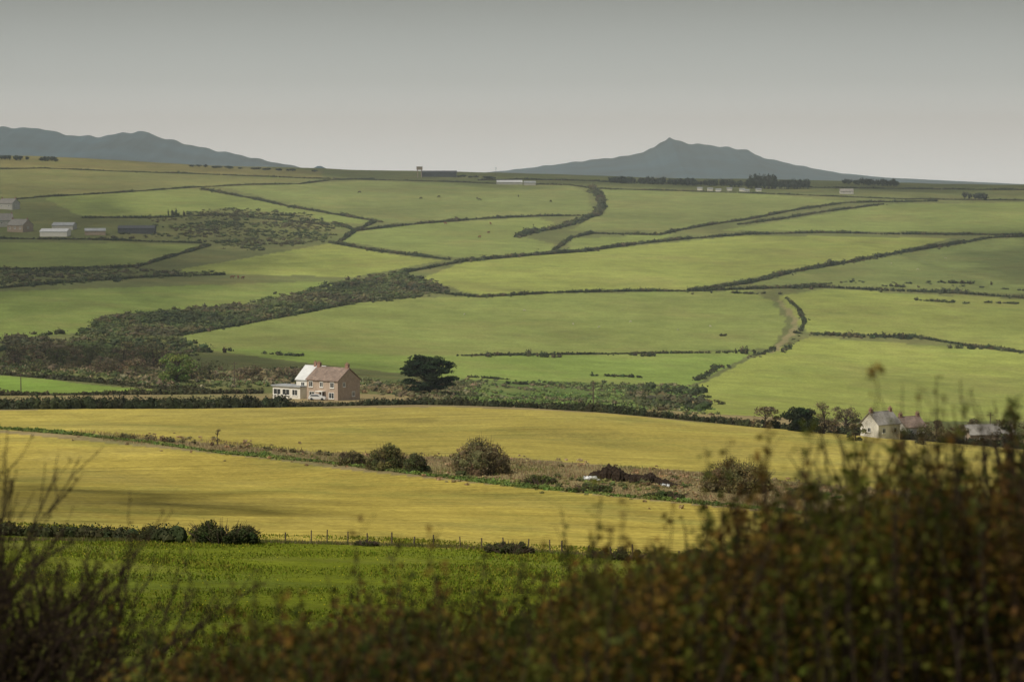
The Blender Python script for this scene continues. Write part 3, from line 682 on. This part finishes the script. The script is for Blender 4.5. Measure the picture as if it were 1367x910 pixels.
# ------------------------------------------------------------------ foreground shrubs
mshrub=foliage_mat('shrub_leaves',0.35,6)
mtwig=plain_mat('twig_bark',(0.04,0.027,0.02),0.9,20,0.3)
xp=[-6,-3,-2.2,-1.97,-1.53,-1.08,-.64,-.45,-.2,.05,.24,.5,.69,.84,1.16,1.48,1.79,2.16,3.5,6]
zp=[-2.9,-2.65,-2.45,-2.32,-2.10,-1.95,-1.84,-1.82,-1.86,-1.76,-1.69,-1.63,-1.65,-1.55,-1.46,-1.38,-1.33,-1.26,-1.2,-1.15]
SP=np.array([(0.105,0.105,0.02),(0.17,0.105,0.022),(0.075,0.085,0.019),(0.10,0.06,0.018),(0.055,0.068,0.017)])
a_=MB(); N=3700; LP=[];LC=[];LS=[]
for i in range(N):
    D=rng.uniform(9.0,15.5); x=rng.uniform(-3.3,3.7)*D/12
    if i>=3000: x=rng.uniform(0.2,3.7)*D/12
    zg=float(H(x,D))
    lump=0.08*math.sin(x*4.1+D*1.7)+0.06*math.sin(x*9.3-D*3.1)
    ztop=np.interp(x*12/D,xp,zp)-0.15*(D-12)+lump
    r_=rng.random()
    over=rng.uniform(-0.3,0.0) if r_<0.88 else rng.uniform(0.0,0.24)
    ztop+=over; long_=r_>=0.88
    bx=x+rng.normal(0,0.14); by=D+rng.normal(0,0.14)
    hgt=ztop-zg
    if hgt<0.3: continue
    z0=ztop-min(hgt,1.0)
    P=[(bx,by,z0),(bx+(x-bx)*0.5+rng.normal(0,0.02),by+(D-by)*.5,z0+(ztop-z0)*0.5),(x,D,ztop-0.1),(x+rng.normal(0,0.03),D,ztop)]
    a_.tube(P,[0.005,0.004,0.0025,0.0012],3,1,(0.05,0.035,0.03))
    nl=int(rng.uniform(50,95)) if not long_ else 40; t=rng.uniform(0.0,1.0,nl)**(0.7 if not long_ else 1.0)
    z_=ztop-(1-t)*min(hgt,0.75)
    rad=0.022+(0.09 if not long_ else 0.035)*np.sqrt(1-t)
    an=rng.uniform(0,6.28,nl); q=np.sqrt(rng.uniform(0.05,1,nl))*rad
    f=(z_-z0)/(ztop-z0); cx=bx+(x-bx)*f; cy=by+(D-by)*f
    LP.append(np.c_[cx+np.cos(an)*q,cy+np.sin(an)*q,z_])
    base=SP[int(np.clip((math.sin(x*2.3+D)+math.sin(x*5.7-D*0.9))*0.9+2+rng.normal(0,1.0),0,4))]
    LC.append(jitcol(base,nl,0.5)); LS.append(rng.uniform(0.011,0.022,nl))
add_leaves(a_,np.concatenate(LP),np.concatenate(LS),np.concatenate(LC),0,True)
a_.build('foreground_shrub',[mshrub,mtwig])
def branch(m,p,d,L,r,depth,buds,spread=0.45):
    n=4; pts=[p]; q=np.array(p,float); dd=np.array(d,float)
    for i in range(n):
        dd=dd+rng.normal(0,0.07,3)+np.array([0,0,0.03]); dd/=np.linalg.norm(dd); q=q+dd*L/n; pts.append(q.copy())
    m.tube(pts,np.linspace(r,r*0.6,n+1),4,1,(0.06,0.045,0.035))
    if depth<=1:
        k=5; t=rng.integers(1,n+1,k); buds.append(np.array([pts[i] for i in t])+rng.normal(0,0.008,(k,3)))
    if depth==0: return
    for c in range(rng.integers(3,5)):
        i=rng.integers(1,n+1); nd=dd+rng.normal(0,spread,3); nd[2]=abs(nd[2])*0.8+0.2; nd/=np.linalg.norm(nd)
        branch(m,pts[i],nd,L*rng.uniform(0.5,0.75),r*0.6,depth-1,buds,spread)
def bare_shrub(name,x,D,w,nst,L,depth=3,budcol=(0.10,0.08,0.03),spread=0.45,z0=None,r=0.013,lean=0):
    m=MB(); buds=[]; zg=float(H(x,D)) if z0 is None else z0
    for i in range(nst):
        a=rng.uniform(0,6.28); q=rng.random()
        d=np.array([math.cos(a)*q*w+lean,math.sin(a)*q*w,1.0]); d/=np.linalg.norm(d)
        branch(m,np.array([x+rng.normal(0,0.12),D+rng.normal(0,0.1),zg]),d,L*rng.uniform(0.85,1.05),r,depth,buds,spread)
    B=np.concatenate(buds); add_leaves(m,B,rng.uniform(0.006,0.014,len(B)),jitcol(budcol,len(B),0.4),0,True)
    return m.build(name,[mshrub,mtwig])
bare_shrub('bare_shrub',-2.85,15,0.65,24,0.98,3,r=0.015,z0=-3.45,spread=0.4)
bare_shrub('bare_shrub',-2.55,14.5,0.7,18,0.86,3,r=0.013,z0=-3.4,spread=0.4,lean=0.18)
bare_shrub('bare_shrub',-3.1,14.5,0.5,18,0.9,3,r=0.014,z0=-3.35,spread=0.4)
for bx,D,z0 in [(2.0,13,-2.35),(2.35,13,-2.25),(1.6,13,-2.4),(2.7,13.5,-2.3),(1.3,13,-2.6),(1.8,12.6,-2.35),(2.2,12,-2.1)]:
    bare_shrub('bare_shrub',bx,D,0.25,9,0.64,2,spread=0.22,z0=z0,r=0.009)
# ------------------------------------------------------------------ animals
mfur_d=plain_mat('dark_cattle_hide',(0.03,0.02,0.018),0.8,2,0.3); mfur_r=plain_mat('brown_cattle_hide',(0.16,0.07,0.035),0.8,2,0.3); mwool=plain_mat('wool',(0.42,0.40,0.33),0.95,6,0.15)
def animal_mesh(name,mat,s,leg,body,graze):
    hz=leg+body
    V=[(-0.75,0,hz),(-0.3,0,hz-0.02),(0.3,0,hz-0.03),(0.7,0,hz+0.02),(1.0,0,hz+(0.02 if not graze else -0.25)),(1.25,0,hz+(0.25 if not graze else -0.75)),(1.55,0,hz+(0.12 if not graze else -0.95))]
    R=[0.30,0.36,0.38,0.30,0.2,0.15,0.09]; E=[(i,i+1) for i in range(6)]
    def leg_(root,x,yy,hind):
        b=len(V)
        if hind: P=[(x+0.05,yy,hz-0.3),(x+0.12,yy,leg*0.75),(x-0.12,yy,leg*0.4),(x-0.08,yy,0.03)]
        else: P=[(x,yy,hz-0.35),(x,yy,leg*0.75),(x+0.02,yy,leg*0.4),(x,yy,0.03)]
        V.extend(P); R.extend([0.15,0.1,0.06,0.05]); E.append((root,b)); E.extend([(b,b+1),(b+1,b+2),(b+2,b+3)])
    for yy in (-0.2,0.2): leg_(0,-0.72,yy,True); leg_(3,0.62,yy,False)
    b=len(V); V.extend([(-1.0,0,hz-0.1),(-1.05,0,hz-0.6)]); R.extend([0.05,0.03]); E.extend([(0,b),(b,b+1)])
    b=len(V); V.extend([(V[5][0]-0.05,-0.22,V[5][2]+0.08),(V[5][0]-0.05,0.22,V[5][2]+0.08)]); R.extend([0.04,0.04]); E.extend([(5,b),(5,b+1)])
    me=bpy.data.meshes.new(name); me.from_pydata([(a*s,b_*s,c_*s) for a,b_,c_ in V],E,[]); ob=bpy.data.objects.new(name+'_tmp',me); scene.collection.objects.link(ob)
    md=ob.modifiers.new('s','SKIN')
    for i,v in enumerate(me.skin_vertices[0].data): v.radius=(R[i]*s,R[i]*s); v.use_root=(i==0)
    ob.modifiers.new('u','SUBSURF').levels=1
    dg=bpy.context.evaluated_depsgraph_get(); dg.update(); m2=bpy.data.meshes.new_from_object(ob.evaluated_get(dg)); m2.name=name
    bpy.data.objects.remove(ob); m2.materials.clear(); m2.materials.append(mat); return m2
cow_d=animal_mesh('cow_mesh',mfur_d,1.0,0.75,0.45,True); cow_r=animal_mesh('brown_cow_mesh',mfur_r,1.0,0.75,0.45,False); shp=animal_mesh('sheep_mesh',mwool,0.5,0.5,0.4,True)
def put(name,me,px,py):
    x,y,z=P3(px,py); o=bpy.data.objects.new(name,me); o.location=(x,y,z); o.rotation_euler=(0,0,float(rng.uniform(0,6.28))); scene.collection.objects.link(o)
for p in [(562,266),(640,268),(637,266),(692,263),(735,270),(586,264),(480,258)]: put('cow',cow_d,*p)
for p in [(640,318),(655,300),(652,312),(310,372),(318,372),(324,373),(595,300)]: put('brown_cow',cow_r,*p)
for p in [(765,433),(800,437),(842,430),(905,441),(948,436),(620,420),(700,415),(1190,352),(1262,345),(1225,360)]: put('sheep',shp,*p)
# ------------------------------------------------------------------ car by the house
mcar=plain_mat('white_car_paint',(0.6,0.61,0.63),0.3,1,0.02,0.5); mtyre=plain_mat('tyre',(0.02,0.02,0.02),0.8)
def car(px,py,deg):
    x,y,z=P3(px,py); e=empty('parked_car',(x,y,z),math.radians(deg))
    pr=[(-2.05,0.35),(-2.1,0.85),(-1.9,1.0),(-1.5,1.42),(0.2,1.45),(0.95,0.98),(1.95,0.8),(2.1,0.5),(2.05,0.3)]
    b_=MB(); n=len(pr); V=[]
    for s_ in (-0.85,0.85):
        V+= [(a,s_*(0.82 if zz>1.1 else 1),zz) for a,zz in pr]
    b_.add(V,[(i,(i+1)%n,n+(i+1)%n,n+i) for i in range(n)]); b_.add(V,[tuple(range(n))]); b_.add(V,[tuple(range(2*n-1,n-1,-1))]); b_.build('body',[mcar],e)
    g_=MB()
    for s_ in (-1,1): g_.add([(-1.4,s_*0.80,1.35),(0.15,s_*0.80,1.38),(0.75,s_*0.87,1.02),(-1.7,s_*0.87,1.02)],[(0,1,2,3)])
    g_.build('windows',[mglass],e)
    t_=MB()
    for a in (-1.3,1.3):
        for s_ in (-0.8,0.8): t_.tube([(a,s_-0.1,0.32),(a,s_-0.1+0.001,0.32),(a,s_+0.1,0.32)],[0.01,0.32,0.32],14)
    t_.build('wheels',[mtyre],e)
car(424,534,-10)
# ------------------------------------------------------------------ haze
mhz=bpy.data.materials.new('haze'); mhz.use_nodes=True; nt=mhz.node_tree; nt.nodes.clear(); out=nt.nodes.new('ShaderNodeOutputMaterial')
vs=nt.nodes.new('ShaderNodeVolumeScatter'); vs.inputs['Color'].default_value=(0.82,0.95,1,1); vs.inputs['Density'].default_value=1.2e-4; vs.inputs['Anisotropy'].default_value=0.0
nt.links.new(vs.outputs[0],out.inputs['Volume'])
a_=MB(); a_.box((0,6900,60),(24000,13000,420)); a_.build('haze',[mhz])
# ------------------------------------------------------------------ cloud sheets added out of frame to shade the ground
mc,nt,out=new_mat('shade_cloud_sheet')
tc=nt.nodes.new('ShaderNodeTexCoord'); gr=nt.nodes.new('ShaderNodeTexGradient'); gr.gradient_type='SPHERICAL'
mpc=nt.nodes.new('ShaderNodeMapping'); mpc.inputs['Scale'].default_value=(1/420,1/240,0); nt.links.new(tc.outputs['Object'],mpc.inputs['Vector']); nt.links.new(mpc.outputs[0],gr.inputs[0])
cn,_=noise_val(nt,0.012,5,-0.22,0.22,tc.outputs['Object'],0.6)
al=mathn(nt,'ADD',gr.outputs['Fac'],cn)
mr=nt.nodes.new('ShaderNodeMapRange'); mr.interpolation_type='SMOOTHSTEP'; mr.inputs['From Min'].default_value=0.05; mr.inputs['From Max'].default_value=0.55; mr.inputs['To Min'].default_value=0; mr.inputs['To Max'].default_value=0.70
nt.links.new(al,mr.inputs['Value'])
tr=nt.nodes.new('ShaderNodeBsdfTransparent'); df=nt.nodes.new('ShaderNodeBsdfTranslucent'); df.inputs['Color'].default_value=(0.8,0.8,0.82,1)
mx=nt.nodes.new('ShaderNodeMixShader'); nt.links.new(mr.outputs[0],mx.inputs[0]); nt.links.new(tr.outputs[0],mx.inputs[1]); nt.links.new(df.outputs[0],mx.inputs[2]); nt.links.new(mx.outputs[0],out.inputs[0])
def shade_cloud(tx,ty,sx_,sy_,rz=0):  # unseen sheet offset towards the sun so its shadow darkens the target
    gx,gy=np.meshgrid(np.linspace(-430,430,60),np.linspace(-250,250,40)); gz=12*np.sin(gx/50)*np.sin(gy/40)+6*np.sin(gx/21+gy/17)
    i=np.arange(39)[:,None]*60; j=np.arange(59)[None]
    a_=MB(); a_.add(np.stack([gx,gy,gz],-1).reshape(-1,3),np.stack([i+j,i+j+1,i+61+j,i+60+j],-1).reshape(-1,4))
    cl=a_.build('shade_cloud',[mc],smooth=True); h=400-float(H(tx,ty)); cl.location=(tx-0.6*h,ty-0.6*h,400); cl.scale=(sx_,sy_,1); cl.rotation_euler=(0,0,rz)
shade_cloud(30,110,0.9,0.64)
shade_cloud(-350,1450,0.75,2.4,0.1)
shade_cloud(120,2180,1.3,1.0)
shade_cloud(370,1500,0.5,1.4,-0.15)
shade_cloud(-80,400,0.17,0.22,-0.2)
shade_cloud(-150,900,0.35,0.4,0.0)
# ------------------------------------------------------------------ light
sd=Vector((-0.45,-0.45,0.75)).normalized()
sl=bpy.data.lights.new('sun','SUN'); sl.energy=3.8; sl.angle=math.radians(0.6); sl.color=(1,0.92,0.76)
so=bpy.data.objects.new('sun',sl); so.rotation_euler=sd.to_track_quat('Z','Y').to_euler(); scene.collection.objects.link(so)
w=bpy.data.worlds.new('World'); scene.world=w; w.use_nodes=True; nt=w.node_tree; nt.nodes.clear()
out=nt.nodes.new('ShaderNodeOutputWorld'); bg=nt.nodes.new('ShaderNodeBackground'); sk=nt.nodes.new('ShaderNodeTexSky')
sk.sky_type='NISHITA'; sk.sun_disc=False; sk.sun_elevation=math.asin(sd.z); sk.sun_rotation=math.radians(225); sk.air_density=1; sk.dust_density=4; sk.ozone_density=1
hs_=nt.nodes.new('ShaderNodeHueSaturation'); hs_.inputs['Saturation'].default_value=0.35
nt.links.new(sk.outputs[0],hs_.inputs['Color'])
tc=nt.nodes.new('ShaderNodeTexCoord'); sx=nt.nodes.new('ShaderNodeSeparateXYZ'); nt.links.new(tc.outputs['Generated'],sx.inputs[0])
cr=nt.nodes.new('ShaderNodeValToRGB'); mrr=nt.nodes.new('ShaderNodeMapRange'); mrr.inputs['From Min'].default_value=0; mrr.inputs['From Max'].default_value=0.3; nt.links.new(sx.outputs[2],mrr.inputs['Value']); nt.links.new(mrr.outputs[0],cr.inputs[0])
E=cr.color_ramp.elements; K=20.0
def st(e,p,c): e.position=p; e.color=(c[0]/2,c[1]/2,c[2]/2,1)
st(E[0],0.0,(1.20,1.42,1.48)); st(E[1],1.0,(0.19,0.20,0.205))
e=E.new(0.05); st(e,0.05,(0.90,1.02,1.03)); e=E.new(0.11); st(e,0.11,(0.53,0.59,0.575)); e=E.new(0.20); st(e,0.20,(0.28,0.30,0.28))
vm=nt.nodes.new('ShaderNodeVectorMath'); vm.operation='SCALE'; vm.inputs['Scale'].default_value=K; nt.links.new(cr.outputs[0],vm.inputs[0])
mxw=nt.nodes.new('ShaderNodeMixRGB'); mxw.inputs[0].default_value=0.88; nt.links.new(hs_.outputs[0],mxw.inputs[1]); nt.links.new(vm.outputs[0],mxw.inputs[2])
nt.links.new(mxw.outputs[0],bg.inputs['Color']); bg.inputs['Strength'].default_value=0.1
nt.links.new(bg.outputs[0],out.inputs[0])
# ------------------------------------------------------------------ camera
cd=bpy.data.cameras.new('camera'); cd.lens=100; cd.sensor_width=36; cd.clip_start=0.1; cd.clip_end=40000
cd.dof.use_dof=True; cd.dof.focus_distance=650; cd.dof.aperture_fstop=4.0
co=bpy.data.objects.new('camera',cd); co.location=(0,0,0); co.rotation_euler=(math.pi/2-PITCH,0,0); scene.collection.objects.link(co)
scene.camera=co
print('done',len(scene.objects))
